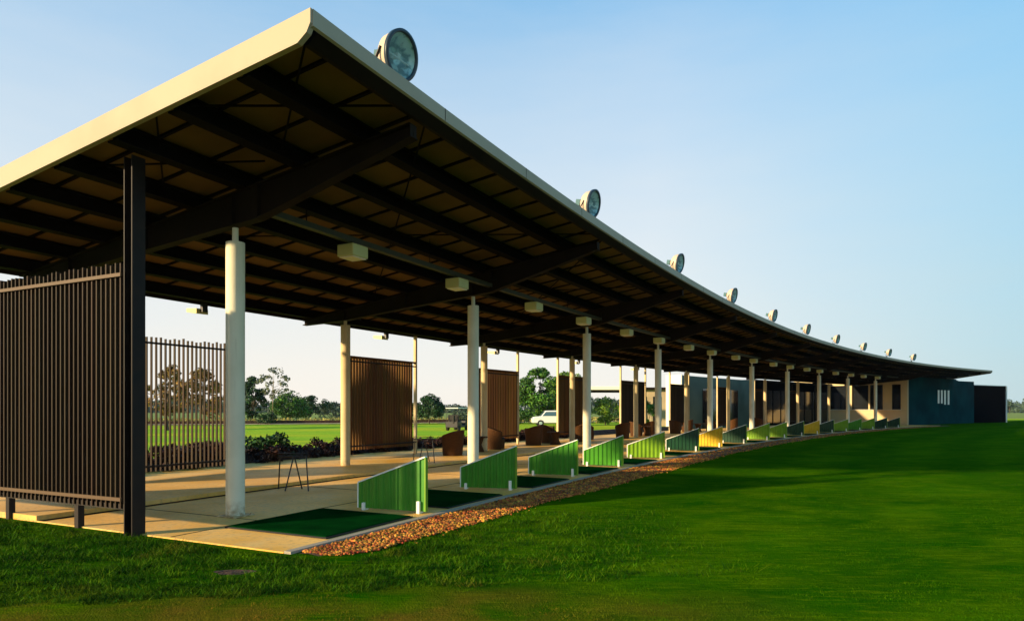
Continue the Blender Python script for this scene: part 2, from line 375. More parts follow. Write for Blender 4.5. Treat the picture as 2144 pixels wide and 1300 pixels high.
V1, F1 = stones(13000, 2.2, .008, .027, 3, 1.5); V2, F2 = stones(5000, 9.8, .018, .04, 4)
gs = fast_mesh('gravel', np.concatenate([V1, V2]), np.concatenate([F1, F2+len(V1)]), M['stone'])
tag(gs, 'golden and rust red river stones in the strip between curb and lawn', 'gravel', kind='stuff')

# ------------------------------------------------------------------ shelter (roof, beams, columns)
KE = 11.83; KR = -.303; S = .134
def zt(o): return 5.54-S*(3.44-o)
OE = -5.7
shelter = empty('shelter', W(0, -1, 0), label='long curved open sided driving range shelter with overhanging mono pitch roof on round cream columns', cat='shelter')
shelter.location = (0, 0, 0)
A = KR+.012
MB().sweep([(3.40, zt(3.40)-.004), (OE+.03, zt(OE+.03)-.004), (OE+.03, zt(OE)-.045), (3.40, zt(3.40)-.045)], A, KE-.01, .1).build('roof_deck', M['deck'], shelter)
# soffit sheet with a fold every .8 m
ms = MB(); ms.sweep([(3.30, zt(3.30)-.05), (OE+.05, zt(OE+.05)-.05), (OE+.05, zt(OE+.05)-.062), (3.30, zt(3.30)-.062)], A, KE-.02, .1); 
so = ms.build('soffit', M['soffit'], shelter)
mj = MB(); k = KR+.09; 
while k < KE-.1:
    hw = .0035 if k < 4 else .003
    vs = [W(k+a, o, zt(o)+z) for a in (-hw, hw) for o in (3.28, OE+.06) for z in (-.0625, -.092)]
    mj.add(vs, [(0, 1, 3, 2), (4, 6, 7, 5), (0, 4, 5, 1), (2, 3, 7, 6), (1, 5, 7, 3)]); k += .117
mj.build('sheet_rib', M['purlin'], shelter)
# fascias
MB().sweep([(3.44, 5.54), (3.44, 5.375), (3.41, 5.36), (3.40, 5.375), (3.40, 5.53)], KR, KE, .05).build('front_fascia', M['fascia'], shelter)
MB().sweep([(3.402, 5.40), (3.41, 5.355), (3.29, 5.262), (3.24, 5.262), (3.26, 5.40)], A+.002, KE-.012, .1).build('gutter', M['beam'], shelter)
MB().sweep([(OE, zt(OE)+.004), (OE, zt(OE)-.24), (OE+.025, zt(OE)-.24), (OE+.025, zt(OE)+.004)], KR, KE, .1).build('back_fascia', M['beam'], shelter)
def endf(k, kk, name):
    vs = [W(q, o, zt(o)+z) for q in (k, kk) for o, z in ((3.43, .002), (OE, .002), (OE, -.25), (3.26, -.285), (3.38, -.22), (3.43, -.14))]
    n = 6
    MB().add(vs, [tuple(range(n)), tuple(range(2*n-1, n-1, -1))]+[(i, i+n, (i+1) % n+n, (i+1) % n) for i in range(n)]).build(name, M['fascia'], shelter)
endf(KR-.004, KR+.006, 'end_fascia'); endf(KE-.006, KE+.004, 'end_fascia')
for k in [KR+.36*i for i in range(1, 33)]:
    if k < KE: MB().add([W(k+a, 3.4425 if o == 1 else 3.43, z) for a in (-.0008, .0008) for o in (0, 1) for z in (5.378, 5.54)], [(0, 1, 3, 2), (4, 6, 7, 5), (0, 4, 5, 1), (2, 3, 7, 6), (1, 5, 7, 3)]).build('lap_joint', M['beam'], shelter)
# purlins: channels
for i in range(8):
    o = 2.40-1.09*i; z1 = zt(o)-.063; 
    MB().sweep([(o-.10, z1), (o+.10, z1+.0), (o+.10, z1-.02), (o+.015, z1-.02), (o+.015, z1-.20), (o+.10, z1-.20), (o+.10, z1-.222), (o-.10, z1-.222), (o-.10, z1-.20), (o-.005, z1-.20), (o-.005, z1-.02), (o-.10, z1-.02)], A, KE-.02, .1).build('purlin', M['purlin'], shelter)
# sag rods & wind bracing
def beam(k, tapered=True):
    b = MB()
    top = [(3.2, zt(3.2)-.286), (OE+.15, zt(OE+.15)-.286)]
    bot = [(OE+.15, 3.93), (-4.05, 3.97), (-2.0, 4.16), (.52, 4.36), (3.22, 5.06)]
    pts = top+bot
    for dt, poly in ((.006, pts),):
        vs = [W(k, o, z)+Vector((math.sin(hd(k)), math.cos(hd(k)), 0))*s*dt for s in (-1, 1) for o, z in poly]
        n = len(poly)
        b.add(vs, [tuple(range(n)), tuple(range(2*n-1, n-1, -1))]+[(i, i+n, (i+1) % n+n, (i+1) % n) for i in range(n)])
    for seg in list(zip(bot[:-1], bot[1:]))+[tuple(top)]:
        a, c = W(k, *seg[0]), W(k, *seg[1]); b.bar(a, c, .16, .018)
    for o in (3.2, .52, 0, -2.0, -4.05):     # stiffeners
        zb = np.interp(o, [-4.05, -2, .52, 3.22], [3.97, 4.16, 4.36, 5.06]); z1 = zt(o)-.29
        b.box(W(k, o, (zb+z1)/2), (.012, .14, z1-zb), RZ(k))
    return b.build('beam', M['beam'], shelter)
NC = 10
for k in range(NC+1): beam(k)
for k in range(NC):
    p = W(k, 0, 0); c = MB()
    c.tube([p, (p.x, p.y, 4.07)], .135, 28); c.tube([(p.x, p.y, 4.07), (p.x, p.y, 4.29)], .045, 12, False)
    cb = c.build('column', M['column'], shelter)
    c = MB(); c.box(p+Vector((0, 0, .010)), (.38, .38, .016), RZ(k))
    for sx in (-.155, .155):
        for sy in (-.155, .155):
            q = p+Matrix.Rotation(RZ(k), 3, 'Z') @ Vector((sx, sy, 0)); c.tube([(q.x, q.y, .018), (q.x, q.y, .04)], .012, 6)
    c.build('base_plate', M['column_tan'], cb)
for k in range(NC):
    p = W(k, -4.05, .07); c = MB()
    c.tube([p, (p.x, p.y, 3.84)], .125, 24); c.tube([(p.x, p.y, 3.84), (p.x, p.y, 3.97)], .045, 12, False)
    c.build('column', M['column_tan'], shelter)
for k in range(0, 10):   # wind bracing rods under the sheets in each bay
    r = MB()
    for (ka, oa, kb, ob) in ((k+.04, 3.2, k+.5, .3), (k+.96, 3.2, k+.5, .3), (k+.04, -2.8, k+.5, .3), (k+.96, -2.8, k+.5, .3)):
        r.bar(W(ka, oa, zt(oa)-.17), W(kb, ob, zt(ob)-.17), .022)
    r.build('brace_rod', M['purlin'], shelter)
r = MB()
for (ka, oa, kb, ob) in ((-.04, 3.2, -.28, 1.2), (-.28, 3.2, -.04, 1.2), (-.04, .9, -.28, -1.2), (-.28, .9, -.04, -1.2)):
    r.bar(W(ka, oa, zt(oa)-.15), W(kb, ob, zt(ob)-.15), .022)
r.build('brace_rod', M['purlin'], shelter)
MB().sweep([(.42, 4.47), (.54, 4.47), (.54, 4.56), (.42, 4.56)], .01, 9.6, .1).build('light_rail', M['rail'], shelter)
for i in range(20):
    k = .14+i*.5
    if k < 9.5: MB().bar(W(k, .48, 4.55), W(k, .48, zt(.48)-.07), .014).build('rail_hanger', M['purlin'], shelter)
# end post (H section)
pk, po = -.232, .03; p = W(pk, po, 0); ep = MB(); rz = RZ(pk)
ux = Vector((math.cos(hd(pk)), -math.sin(hd(pk)), 0)); uy = Vector((math.sin(hd(pk)), math.cos(hd(pk)), 0))
hz = zt(po)-.29
ep.box(p+Vector((0, 0, hz/2-.1)), (.14, .014, hz+.2), rz)
for s in (-1, 1): ep.box(p+ux*s*.075+Vector((0, 0, hz/2-.1)), (.014, .18, hz+.2), rz)
ep.build('end_post', M['steel'], shelter)

# ------------------------------------------------------------------ roof floodlights
def floodlight():
    root = empty('floodlight', (0, 0, 0))
    # local: +x faces the range (lamp axis), tilted down
    def lathe(prof, n=40, T=Matrix.Identity(4)):
        vs = []; fs = []
        for x, r_ in prof:
            for j in range(n): a = 2*math.pi*j/n; vs.append(T @ Vector((x, r_*math.cos(a), r_*math.sin(a))))
        for i in range(len(prof)-1):
            for j in range(n): fs.append((i*n+j, i*n+(j+1) % n, (i+1)*n+(j+1) % n, (i+1)*n+j))
        return vs, fs
    T = Matrix.Translation((.04, 0, .50)) @ Matrix.Rotation(math.radians(12), 4, 'Y') @ Matrix.Rotation(math.radians(-3), 4, 'Z')
    b = MB(); vs, fs = lathe([(-.27, .001), (-.27, .10), (-.22, .12), (-.21, .20), (-.16, .245), (-.08, .268), (-.01, .275)], T=T); b.add(vs, fs, True); b.build('housing', M['housing'], root)
    b = MB(); vs, fs = lathe([(-.02, .268), (-.02, .296), (.03, .302), (.035, .262), (.015, .258)], T=T); b.add(vs, fs, True); b.build('rim', M['rim'], root)
    b = MB(); vs, fs = lathe([(-.16, .02), (-.15, .09), (-.09, .17), (.005, .259)], T=T); b.add(vs, fs, True); rf = b.build('reflector', M['refl'], root)
    b = MB(); b.bar(T @ Vector((-.15, 0, 0)), T @ Vector((-.03, 0, 0)), .055); b.bar(T @ Vector((-.04, -.2, -.03)), T @ Vector((-.04, .2, -.03)), .014); b.build('bulb', M['white'], rf)
    b = MB(); vs, fs = lathe([(.012, .001), (.011, .12), (.006, .258)], T=T); b.add(vs, fs, True); b.build('lens', M['lens_clear'], root)
    b = MB(); b.bar(T @ Vector((-.30, 0, 0)), T @ Vector((-.40, 0, 0)), .13); b.build('ballast', M['teal_box'], root)
    b = MB()
    for s in (-1, 1): b.bar(T @ Vector((-.1, s*.27, 0)), T @ Vector((-.2, s*.27, -.30)), .04, .01)
    b.bar(T @ Vector((-.2, -.27, -.30)), T @ Vector((-.2, .27, -.30)), .04, .012)
    b.bar(T @ Vector((-.2, 0, -.30)), (-.16, 0, -.02), .06); b.box((-.12, 0, -.012), (.2, .16, .02))
    b.build('bracket', M['black'], root)
    return root
def glassy(name, col, alpha):
    m = bpy.data.materials.new(name); m.use_nodes = True; t = m.node_tree; b = t.nodes['Principled BSDF']
    tr = t.nodes.new('ShaderNodeBsdfTransparent'); mx = t.nodes.new('ShaderNodeMixShader'); mx.inputs[0].default_value = alpha
    b.inputs['Base Color'].default_value = (*col, 1); b.inputs['Roughness'].default_value = .08
    tr.inputs[0].default_value = (.8, .93, .93, 1)
    t.links.new(tr.outputs[0], mx.inputs[1]); t.links.new(b.outputs[0], mx.inputs[2]); t.links.new(mx.outputs[0], t.nodes['Material Output'].inputs[0]); return m
M['lens_clear'] = glassy('lens_clear', (.2, .35, .36), .3); M['teal_box'] = mat('teal_box', (.02, .10, .12), .6)
ORD = ['nearest', 'second', 'third', 'fourth', 'fifth', 'sixth', 'seventh', 'eighth', 'ninth', 'tenth', 'eleventh', 'twelfth', 'thirteenth', 'fourteenth', 'fifteenth', 'sixteenth', 'seventeenth', 'eighteenth', 'nineteenth', 'twentieth']
fl = floodlight()
for i in range(10):
    o = fl if i == 0 else copy_tree(fl)
    o.location = W(i-.034, 3.14, zt(3.14)+.002); o.rotation_euler = (0, 0, RZ(i))
    lab = 'largest round glass floodlight, standing beside the near roof corner' if i == 0 else \
          'smallest round floodlight at the far end of the row on the roof edge' if i == 9 else \
          f'round floodlight on the roof edge, {ORD[i]} from the roof corner'
    tag(o, lab, 'floodlight', 'floodlights along the front roof edge')

# ------------------------------------------------------------------ hanging lamp boxes
def lamp():
    root = empty('ceiling_lamp', (0, 0, 0))
    bevel(MB().box((0, 0, -.155), (.36, .40, .21)).build('lamp_body', M['lamp'], root), .02)
    MB().box((0, 0, -.268), (.30, .34, .012)).build('diffuser', M['white'], root)
    b = MB(); b.bar((0, 0, -.05), (0, 0, .02), .05); b.build('stem', M['black'], root); return root
lp = lamp(); ks = [.3, .79, 1.33, 1.81, 2.34, 2.83, 3.36, 3.83, 4.38, 4.83, 5.37, 5.86, 6.38, 6.8, 7.34, 7.89, 8.35, 8.87]
for i, k in enumerate(ks):
    o = lp if i == 0 else copy_tree(lp)
    o.location = W(k, .48, 4.47); o.rotation_euler = (0, 0, RZ(k))
    tag(o, 'cream lamp box under the roof between the first two front columns, nearest of its row' if i == 0 else
        'faint farthest cream lamp box of the row by the clubhouse' if i == 17 else
        f'cream lamp box hanging from the roof rail, {ORD[i]} from the near end of the row', 'lamp', 'lamp boxes hanging under the roof')
# eave lamps at the back
def eave():
    root = empty('eave_lamp', (0, 0, 0))
    b = MB(); b.prism([(-.06, 0), (-.42, .02), (-.42, -.07), (-.06, -.12)], -.16, .16); b.build('lamp_head', M['lamp'], root)
    MB().box((0, 0, .03), (.09, .14, .22)).build('bracket', M['black'], root); return root
el = eave(); eks = [-.14, .55, 1.5, 2.47, 3.5, 4.5]
for i, k in enumerate(eks):
    o = el if i == 0 else copy_tree(el)
    o.location = W(k, OE+.12, zt(OE)-.34); o.rotation_euler = (0, 0, RZ(k))
    tag(o, ['small wedge lamp at the back eave above the left fence', 'small wedge lamp at the back eave just right of the nearest column', 'small wedge lamp at the back eave above the gap right of the first brown screen',
            'small wedge lamp at the back eave above the big leafy tree', 'tiny wedge lamp at the back eave above the flat shelter roof', 'tiny farthest wedge lamp at the back eave'][i], 'lamp', 'wedge lamps on the back eave')

# ------------------------------------------------------------------ slat screens
def slats(p0, p1, z0, z1, fin, depth, gap, mm, mdark, parent, jag=.03, railz=.17, side=1, mrail=None):
    p0, p1 = Vector(p0), Vector(p1); dv = (p1-p0); L = dv.length; u = dv.normalized(); nrm = Vector((u.y, -u.x, 0))*side; a = math.atan2(u.y, u.x)
    b = MB(); n = int(L/gap)
    for i in range(n):
        q = p0+u*(gap*(i+.5)); j = random.random()*jag
        b.box((q.x, q.y, (z0+z1)/2-j/2), (fin, depth, z1-z0-j), a)
    b.build('slat_panel', mm, parent)
    for zz in (z1-railz, z0+.12):
        MB().bar(Vector((p0.x, p0.y, zz))+nrm*(depth/2+.017), Vector((p1.x, p1.y, zz))+nrm*(depth/2+.017), .03, .045).build('rail', mrail or mdark, parent)
fence = empty('slat_fence', W(-.24, -2.4, 0), label='tall dark slatted end fence beside the black end post at the left', cat='fence')
fence.location = (0, 0, 0)
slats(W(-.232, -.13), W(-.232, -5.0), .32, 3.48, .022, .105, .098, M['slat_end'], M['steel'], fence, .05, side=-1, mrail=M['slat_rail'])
MB().bar(W(-.232, -.1, .34), W(-.232, -5.0, .34), .06, .07).build('bottom_rail', M['steel'], fence)
for o in (-1.2, -2.85, -4.95):
    q = W(-.225, o); MB().box((q.x, q.y, 1.55), (.085, .085, 3.3), RZ(-.23)).build('post', M['steel'], fence)
scr = [(.12, .633), (1.235, 1.683), (2.22, 2.655), (3.17, 3.60), (4.145, 4.59), (5.10, 5.5), (6.2, 6.5), (7.2, 7.5), (8.2, 8.5)]
slab_ = ['brown slatted screen with open gaps just left of the nearest column', 'wide golden brown slatted screen right of the first rear column', 'brown slatted screen right of the second rear column',
         'brown slatted screen behind the third rear column, beside the leafy tree', 'dark slatted screen behind the fourth rear column, right of the flat shelter roof', 'dark slatted screen left of the pale white wall end',
         'dark slatted screen in front of the pale teal wall', 'dark slatted screen, second farthest along the terrace', 'dark slatted screen farthest along the terrace near the clubhouse']
for i, (a, b_) in enumerate(scr):
    s_ = empty('slat_screen', (0, 0, 0), label=slab_[i], cat='screen', group='slatted screens along the back of the terrace')
    slats(W(a, -5.45), W(b_, -5.45), .34 if i else .22, 3.2, .024 if i else .022, .115 if i else .055, .128 if i else .112, M['slat'] if 0 < i < 4 else M['slat_end'], M['steel'], s_, .02 if i else .06)  # far screens take darker slats, their weaker sunlight put into the colour
    # upper cap plank
    if i: MB().bar(W(a, -5.45, 3.17), W(b_, -5.45, 3.17), .13, .05).build('cap', M['slat'], s_)
    for kk in ((a-.004, b_+.008)):
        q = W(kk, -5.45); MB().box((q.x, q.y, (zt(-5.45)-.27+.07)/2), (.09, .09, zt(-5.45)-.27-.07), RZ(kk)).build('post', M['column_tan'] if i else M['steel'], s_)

# ------------------------------------------------------------------ bay dividers
# (back point, front point) measured on the floor
def kfront(x_src, o):
    kk = np.linspace(-1, 10, 8000); best = min(kk, key=lambda q: abs(1072+1401.7*W(q, o).x/W(q, o).y-x_src) if W(q, o).y > 1 else 1e9); return float(best)
DV = [((-2.42, 10.64), (-1.32, 10.2)), ((-1.01, 13.39), (.07, 13.13)), ((.42, 16.1), (1.53, 15.75)), ((2.01, 18.74), (3.04, 18.41)), ((3.73, 21.6), (4.88, 21.5)), ((5.88, 25.5), (7.01, 25.15))]
DV = [(Vector((*a, 0)), Vector((*b, 0))) for a, b in DV]
for k in (3.15, 3.70, 4.29, 4.78, 5.30, 5.80, 6.3, 6.8, 7.3, 7.8, 8.3, 8.8):
    DV.append((W(k, 1.2), W(k+.015, 2.33)))
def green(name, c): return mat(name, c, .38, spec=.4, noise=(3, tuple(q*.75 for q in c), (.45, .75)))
G_ = [green('panel_green', (.050, .25, .010)), green('panel_green_shaded', (.004, .045, .018)), green('panel_green_sunlit', (.17, .34, .012)), green('panel_yellow', (.62, .42, .012))]
colr = [0, 0, 0, 0, 2, 1, 3, 1, 2, 2, 1, 3, 1, 2, 0, 2, 1, 1]  # lime and dark picks put sun and shade into whole panel colours
seen = ['ribbed green bay divider nearest the camera, beside the first turf mat', 'green ribbed bay divider second from the camera, just right of the second front column', 'green bay divider third from the camera', 'green bay divider fourth from the camera, at the foot of the third front column',
        'green bay divider coloured sunlit lime, fifth from the camera, at the foot of the fourth front column', 'green bay divider coloured shaded dark, just before the nearer yellow one', 'yellow bay divider nearer to the camera', 'green bay divider coloured shaded dark, just past the nearer yellow one',
        'green bay divider coloured sunlit lime, ninth from the camera', 'green bay divider coloured sunlit lime, tenth from the camera', 'green bay divider coloured shaded dark, just before the farther yellow one', 'yellow bay divider farther from the camera', 'green bay divider coloured shaded dark, just past the farther yellow one',
        'bay divider coloured sunlit lime, fourteenth from the camera', 'green bay divider, fifteenth from the camera', 'bay divider coloured sunlit lime, third from the clubhouse end', 'small dark bay divider, second from the clubhouse end', 'small dark bay divider nearest the clubhouse']
for i, (a, b_) in enumerate(DV):
    dv = b_-a; L = dv.length; ang = math.atan2(dv.y, dv.x)
    r_ = empty('bay_divider', a, ang, label=seen[i], cat='divider', group='sloping dividers between the tee bays')
    # ribbed panel: sloping top, ribs as a corrugated strip
    hb, hf, z0 = .43, .86, .035
    n = 9; b = MB()
    step = L/n; prof = []
    for j in range(n):
        x = j*step
        prof += [(x, .0), (x+step*.36, 0), (x+step*.5, .022), (x+step*.86, .022)]
    prof.append((L, 0))
    vs = []; fs = []
    for x, y in prof:
        t = hb+(hf-hb)*x/L
        vs += [(x, y-.032, z0), (x, y-.032, t), (x, .032-y, t), (x, .032-y, z0)]
    for j in range(len(prof)-1):
        q = j*4; fs += [(q, q+4, q+5, q+1), (q+2, q+6, q+7, q+3), (q+3, q+7, q+4, q), (q+1, q+5, q+6, q+2)]
    fs += [(0, 1, 2, 3), (len(vs)-1, len(vs)-2, len(vs)-3, len(vs)-4)]
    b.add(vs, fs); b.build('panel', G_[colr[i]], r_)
    b = MB(); b.bar((-.01, 0, hb+.006), (L+.01, 0, hf+.006), .075, .022); b.build('top_cap', M['white'], r_)
    b = MB(); b.box((L+.012, 0, (hf+z0)/2), (.022, .075, hf-z0)); b.build('end_trim', G_[2] if colr[i] != 3 else G_[3], r_)  # front trim shares the sunlit lime colour
    b = MB(); b.box((-.012, 0, (hb+z0)/2), (.022, .07, hb-z0)); b.build('end_trim', M['white'], r_)
    for x, hh in ((.10, .12), (L-.10, .19)):
        bevel(MB().box((x, 0, hh/2), (.055, .12, hh)).build('foot', M['white'], r_), .006)

# ------------------------------------------------------------------ turf mats
mk = [.02, .43, .885, 1.35, 1.84, 2.42, 2.94, 3.43, 4.0, 4.53, 5.04, 5.55, 6.05, 6.55, 7.05, 7.55, 8.05, 8.55]
for i, k in enumerate(mk):
    r_ = empty('turf_mat', (0, 0, 0), label=('dark green turf mat at the near corner of the concrete, largest in view' if i == 0 else f'dark turf mat on the tee floor between the {ORD[i-1]} and {ORD[i]} bay dividers'), cat='mat', group='turf mats in the tee bays')
    hw = .134
    MB().sweep([(.70, .004), (.70, .022), (2.46, .022), (2.46, .004)], k-hw, k+hw, .05).build('rubber_base', M['mat_edge'], r_)
    MB().sweep([(.725, .0225), (.735, .033), (2.425, .033), (2.435, .0225)], k-hw+.004, k+hw-.004, .05).build('turf', M['mat'], r_)

# ------------------------------------------------------------------ bag stands
def stand(p, rz, lab):
    r_ = empty('bag_stand', p, rz, label=lab, cat='stand', group='black folding bag stands on the terrace')
    w_, h_ = .62, .66
    for x0, x1 in ((-.36, -.27), (-.08, .02), (.12, .02), (.38, .27)):
        for_y = .20 if x0 in (-.08, .38) else -.16
        MB().tube([(x0, for_y*-1, 0), (x1, -for_y*.12, h_)], .013, 8).build('leg', M['black'], r_)
    MB().tube([(-.30, 0, h_), (.30, 0, h_)], .015, 8).build('top_bar', M['black'], r_)
    MB().tube([(-.30, .06, h_-.02), (-.30, .0, h_+.06), (.30, .0, h_+.06), (.30, .06, h_-.02)], .009, 8).build('rest_bar', M['black'], r_)
stand(W(.40, -1.62, 0), math.radians(-3), 'black folding bag stand on the floor right of the nearest column')
stand(W(1.28, -2.9, .07), math.radians(-10), 'black folding bag stand behind the nearest green divider')

# ------------------------------------------------------------------ wicker chairs and tables
def chair():
    r_ = empty('wicker_chair', (0, 0, 0)); n = 36; b = MB()
    vs = []; fs = []
    for j in range(n+1):
        a = math.radians(-128+256*j/n); t = (1+math.cos(a))/2     # back of the chair at angle 0 (local -y)
        t = t*t*(3-2*t); hgt = .63+.19*t-.05*max(0, abs(a)-1.9)**2*8; ro, ri = .385, .325
        ca, sa = -math.cos(a), math.sin(a)
        for rr, z in ((ro*.86, .0), (ro*.97, .45), (ro*1.04, hgt), (ri*1.05, hgt), (ri, .36), (ri, .02)): vs.append((sa*rr, ca*rr, z))
    for j in range(n):
        for q in range(6): fs.append((j*6+q, j*6+(q+1) % 6, (j+1)*6+(q+1) % 6, (j+1)*6+q))
    fs += [tuple(range(6)), tuple(n*6+q for q in range(5, -1, -1))]
    b.add(vs, fs, False); b.build('shell', M['wicker'], r_)
    b = MB(); b.tube([(0, .02, .03), (0, .02, .36)], [.30, .318], 28); b.build('seat_base', M['wicker'], r_)
    b = MB(); b.tube([(0, .02, .365), (0, .02, .38), (0, .02, .43), (0, .02, .45)], [.29, .312, .312, .28], 28); b.build('cushion', M['cushion'], r_)
    return r_
def table():
    r_ = empty('wicker_table', (0, 0, 0))
    MB().tube([(0, 0, .5), (0, 0, .54)], .36, 28).build('tabletop', M['wicker'], r_)
    MB().tube([(0, 0, 0), (0, 0, .25), (0, 0, .5)], [.24, .14, .22], 20).build('pedestal', M['wicker'], r_); return r_
C0 = chair(); T0 = table()
ch = [(1.66, -3.75, .9, 'wicker tub chair lit orange, nearest, between the second rear and second front columns'), (2.17, -4.3, -1.9, 'wicker tub chair half hidden behind the second front column'),
      (2.62, -4.5, .8, 'wicker tub chair with dark side, left one of the group before the leafy tree'), (2.86, -4.75, -2.2, 'wicker tub chair in the group in front of the white van'), (3.12, -4.2, 1.2, 'wicker tub chair just left of the third rear column'),
      (3.42, -4.8, -1.7, 'wicker tub chair just right of the third rear column'), (3.72, -3.9, .5, 'wicker tub chair behind the third front column'), (4.12, -4.4, -2.0, 'wicker tub chair before the shrub under the flat shelter'),
      (4.45, -4.7, .7, 'wicker tub chair left of the fourth rear column'), (4.85, -4.3, -1.5, 'wicker tub chair near the tan lodge'), (5.2, -4.6, 1.0, 'wicker tub chair by the fifth rear column'),
      (5.7, -4.4, -2.1, 'wicker tub chair before the white wall end'), (6.3, -4.6, .9, 'wicker tub chair before the pale teal wall'), (6.9, -4.3, -1.8, 'farthest wicker tub chair, deep under the roof')]
for i, (k, o, a, lab) in enumerate(ch):
    c = C0 if i == 0 else copy_tree(C0); c.location = W(k, o, .07); c.rotation_euler = (0, 0, a+.3); tag(c, lab, 'chair', 'wicker tub chairs on the back terrace')
for i, (k, o, lab) in enumerate([(1.93, -4.0, 'round wicker table beside the orange lit nearest tub chair'), (2.74, -3.9, 'round wicker table among the chairs before the leafy tree'), (3.27, -4.55, 'round wicker table by the third rear column'), (4.28, -4.3, 'round wicker table by the fourth rear column'), (5.45, -4.6, 'farthest round wicker table, by the white wall end')]):
    c = T0 if i == 0 else copy_tree(T0); c.location = W(k, o, .07); tag(c, lab, 'table', 'round wicker tables on the back terrace')

# ------------------------------------------------------------------ clubhouse at the far end
club = empty('clubhouse', (0, 0, 0), label='clubhouse closing the far end of the shelter with cream window wall and dark teal side', cat='building')
KC, KD = 10.28, 12.02
def wallbox(name, k0, k1, o0, o1, z0, z1, m, parent, step=.2):
    return MB().sweep([(o0, z0), (o0, z1), (o1, z1), (o1, z0)], k0, k1, step).build(name, m, parent)
wallbox('teal_wall', KC+.03, KD, -.55, -.30, -.1, 4.68, M['teal_wall'], club)
wallbox('teal_wall', KD+.001, 12.56, -.56, -.31, -.1, 4.62, M['teal_wall'], club)
wallbox('upper_band', KC+.03, KD-.02, -.50, -.40, 4.69, 4.80, M['teal_wall'], club)
wallbox('end_wall', 12.5, 12.56, -9, -.57, -.1, 4.6, M['teal_wall'], club)
wallbox('dark_wing', 12.57, 13.62, -5.2, -.36, -.1, 4.22, M['dark_wall'], club)
wallbox('wing_coping', 12.565, 13.64, -5.22, -.34, 4.223, 4.29, M['pale_wall'], club)
wallbox('white_corner', 13.63, 13.66, -1.0, -.33, -.1, 4.21, M['pale_wall'], club)
# cream gable wall with openings (radial wall at KC)
def rad(name, o0, o1, z0, z1, k0, k1, m, parent): return wallbox(name, k0, k1, o0, o1, z0, z1, m, parent, 1)
rad('cream_wall', -12, -.30, -.1, 1.46, KC-.012, KC+.025, M['cream_wall'], club)
rad('lintel', -12, -.30, 4.02, 4.72, KC-.012, KC+.025, M['cream_wall'], club)
for a_, b_ in ((-.92, -.30), (-2.6, -1.75), (-4.0, -3.85), (-5.95, -5.65), (-8.4, -8.0), (-12, -10.6)):
    rad('pier', a_, b_, 1.463, 4.017, KC-.011, KC+.024, M['cream_wall'], club)
for a_, b_ in ((-1.74, -.93), (-3.84, -2.61), (-5.64, -4.01), (-7.99, -5.96), (-10.59, -8.41)):
    wn = rad('window', a_, b_, 1.47, 4.01, KC+.006, KC+.010, M['glass'], club)
    fr = MB()
    for zz in (1.50, 3.98): fr.bar(W(KC, a_, zz), W(KC, b_, zz), .06, .06)
    for oo in (a_+.03, b_-.03): fr.bar(W(KC, oo, 1.5), W(KC, oo, 3.98), .06, .06)
    fr.build('frame', M['beam'], wn)
rad('sill', -10.6, -.9, 1.463, 1.50, KC-.03, KC-.013, M['pale_wall'], club)
# four narrow window slots with pale reveals in the teal wall, with a blind panel
for i, kk in enumerate((11.32, 11.43, 11.54, 11.66)):
    ww = wallbox('slot_window', kk, kk+.055, -.295, -.27, 2.15-.12*(i > 1), 3.55, M['white'], club, .1)
# long dark glazed wing behind the terrace
wing = empty('glazed_wing', (0, 0, 0), label='dark glazed wing behind the terrace running up to the clubhouse', cat='building')
wallbox('wall', 8.02, KC-.03, -12, -8.0, -.6, 4.05, M['dark_wall'], wing)
for i in range(9):
    k = 8.1+i*.235
    pn = wallbox('window', k, k+.2, -7.99, -7.96, .2, 3.3, M['glass'], wing, .2)
wallbox('roof', 7.98, KC-.02, -12.2, -7.7, 4.055, 4.22, M['purlin'], wing)
for k in (8.35, 9.1, 9.8):
    wallbox('mullion', k, k+.02, -7.955, -7.9, .0, 4.0, M['beam'], wing, .2)
pw = empty('garden_wall', (0, 0, 0), label='pale wall with its side coloured shaded teal and its end sunlit white, standing behind the rear columns', cat='wall')
wallbox('wall', 6.13, 8.0, -9.2, -8.0, -.6, 4.12, M['pale_teal_shaded'], pw)  # long face coloured darker teal for the shade it lies in
wallbox('sunlit_end', 6.105, 6.127, -9.25, -7.97, -.6, 4.15, M['pale_wall'], pw)  # end face coloured whiter for the sun that falls on it
wallbox('doorway', 6.62, 6.95, -7.995, -7.96, 0, 3.2, M['glass'], pw)
wallbox('doorway', 7.25, 7.55, -7.995, -7.96, 0, 3.2, M['glass'], pw)

# ------------------------------------------------------------------ background buildings, vehicles
def P(x, Y, z=None):     # plan position seen at photo column x at distance Y
    X = (x-1072)/1401.7*Y
    return Vector((X, Y, zg(X, Y)[0] if z is None else z))
sh = empty('flat_shelter', P(1262, 58), label='small flat roofed shelter with thin posts seen between the third and fourth front columns', cat='shelter')
b = bevel(MB().box((0, 0, 3.42), (4.4, 4.5, .3)).build('roof', M['pale_wall'], sh), .03)
MB().box((0, 0, 3.2), (4.0, 4.2, .12)).build('ceiling', M['purlin'], sh)
for x in (-1.9, 1.9):
    for y in (-1.9, 1.9): MB().tube([(x, y, 0), (x, y, 3.14)], .05, 10).build('post', M['steel'], sh)
lo = empty('tan_lodge', P(1378, 64), label='tan lodge with tall windows seen between the fourth and fifth rear columns', cat='building')
MB().box((0, 2, 1.75), (4.6, 4, 3.5)).build('wall', M['tan_wall'], lo)
MB().box((0, 2, 3.62), (5.2, 4.8, .22)).build('roof', M['beam'], lo)
for x in (-1.5, -.1, 1.4): 
    wn = MB().box((x, -.01, 1.7), (.8, .04, 2.3)).build('window', M['glass'], lo)
    MB().box((x, -.045, 1.7), (.05, .03, 2.3)).build('frame', M['white'], wn)
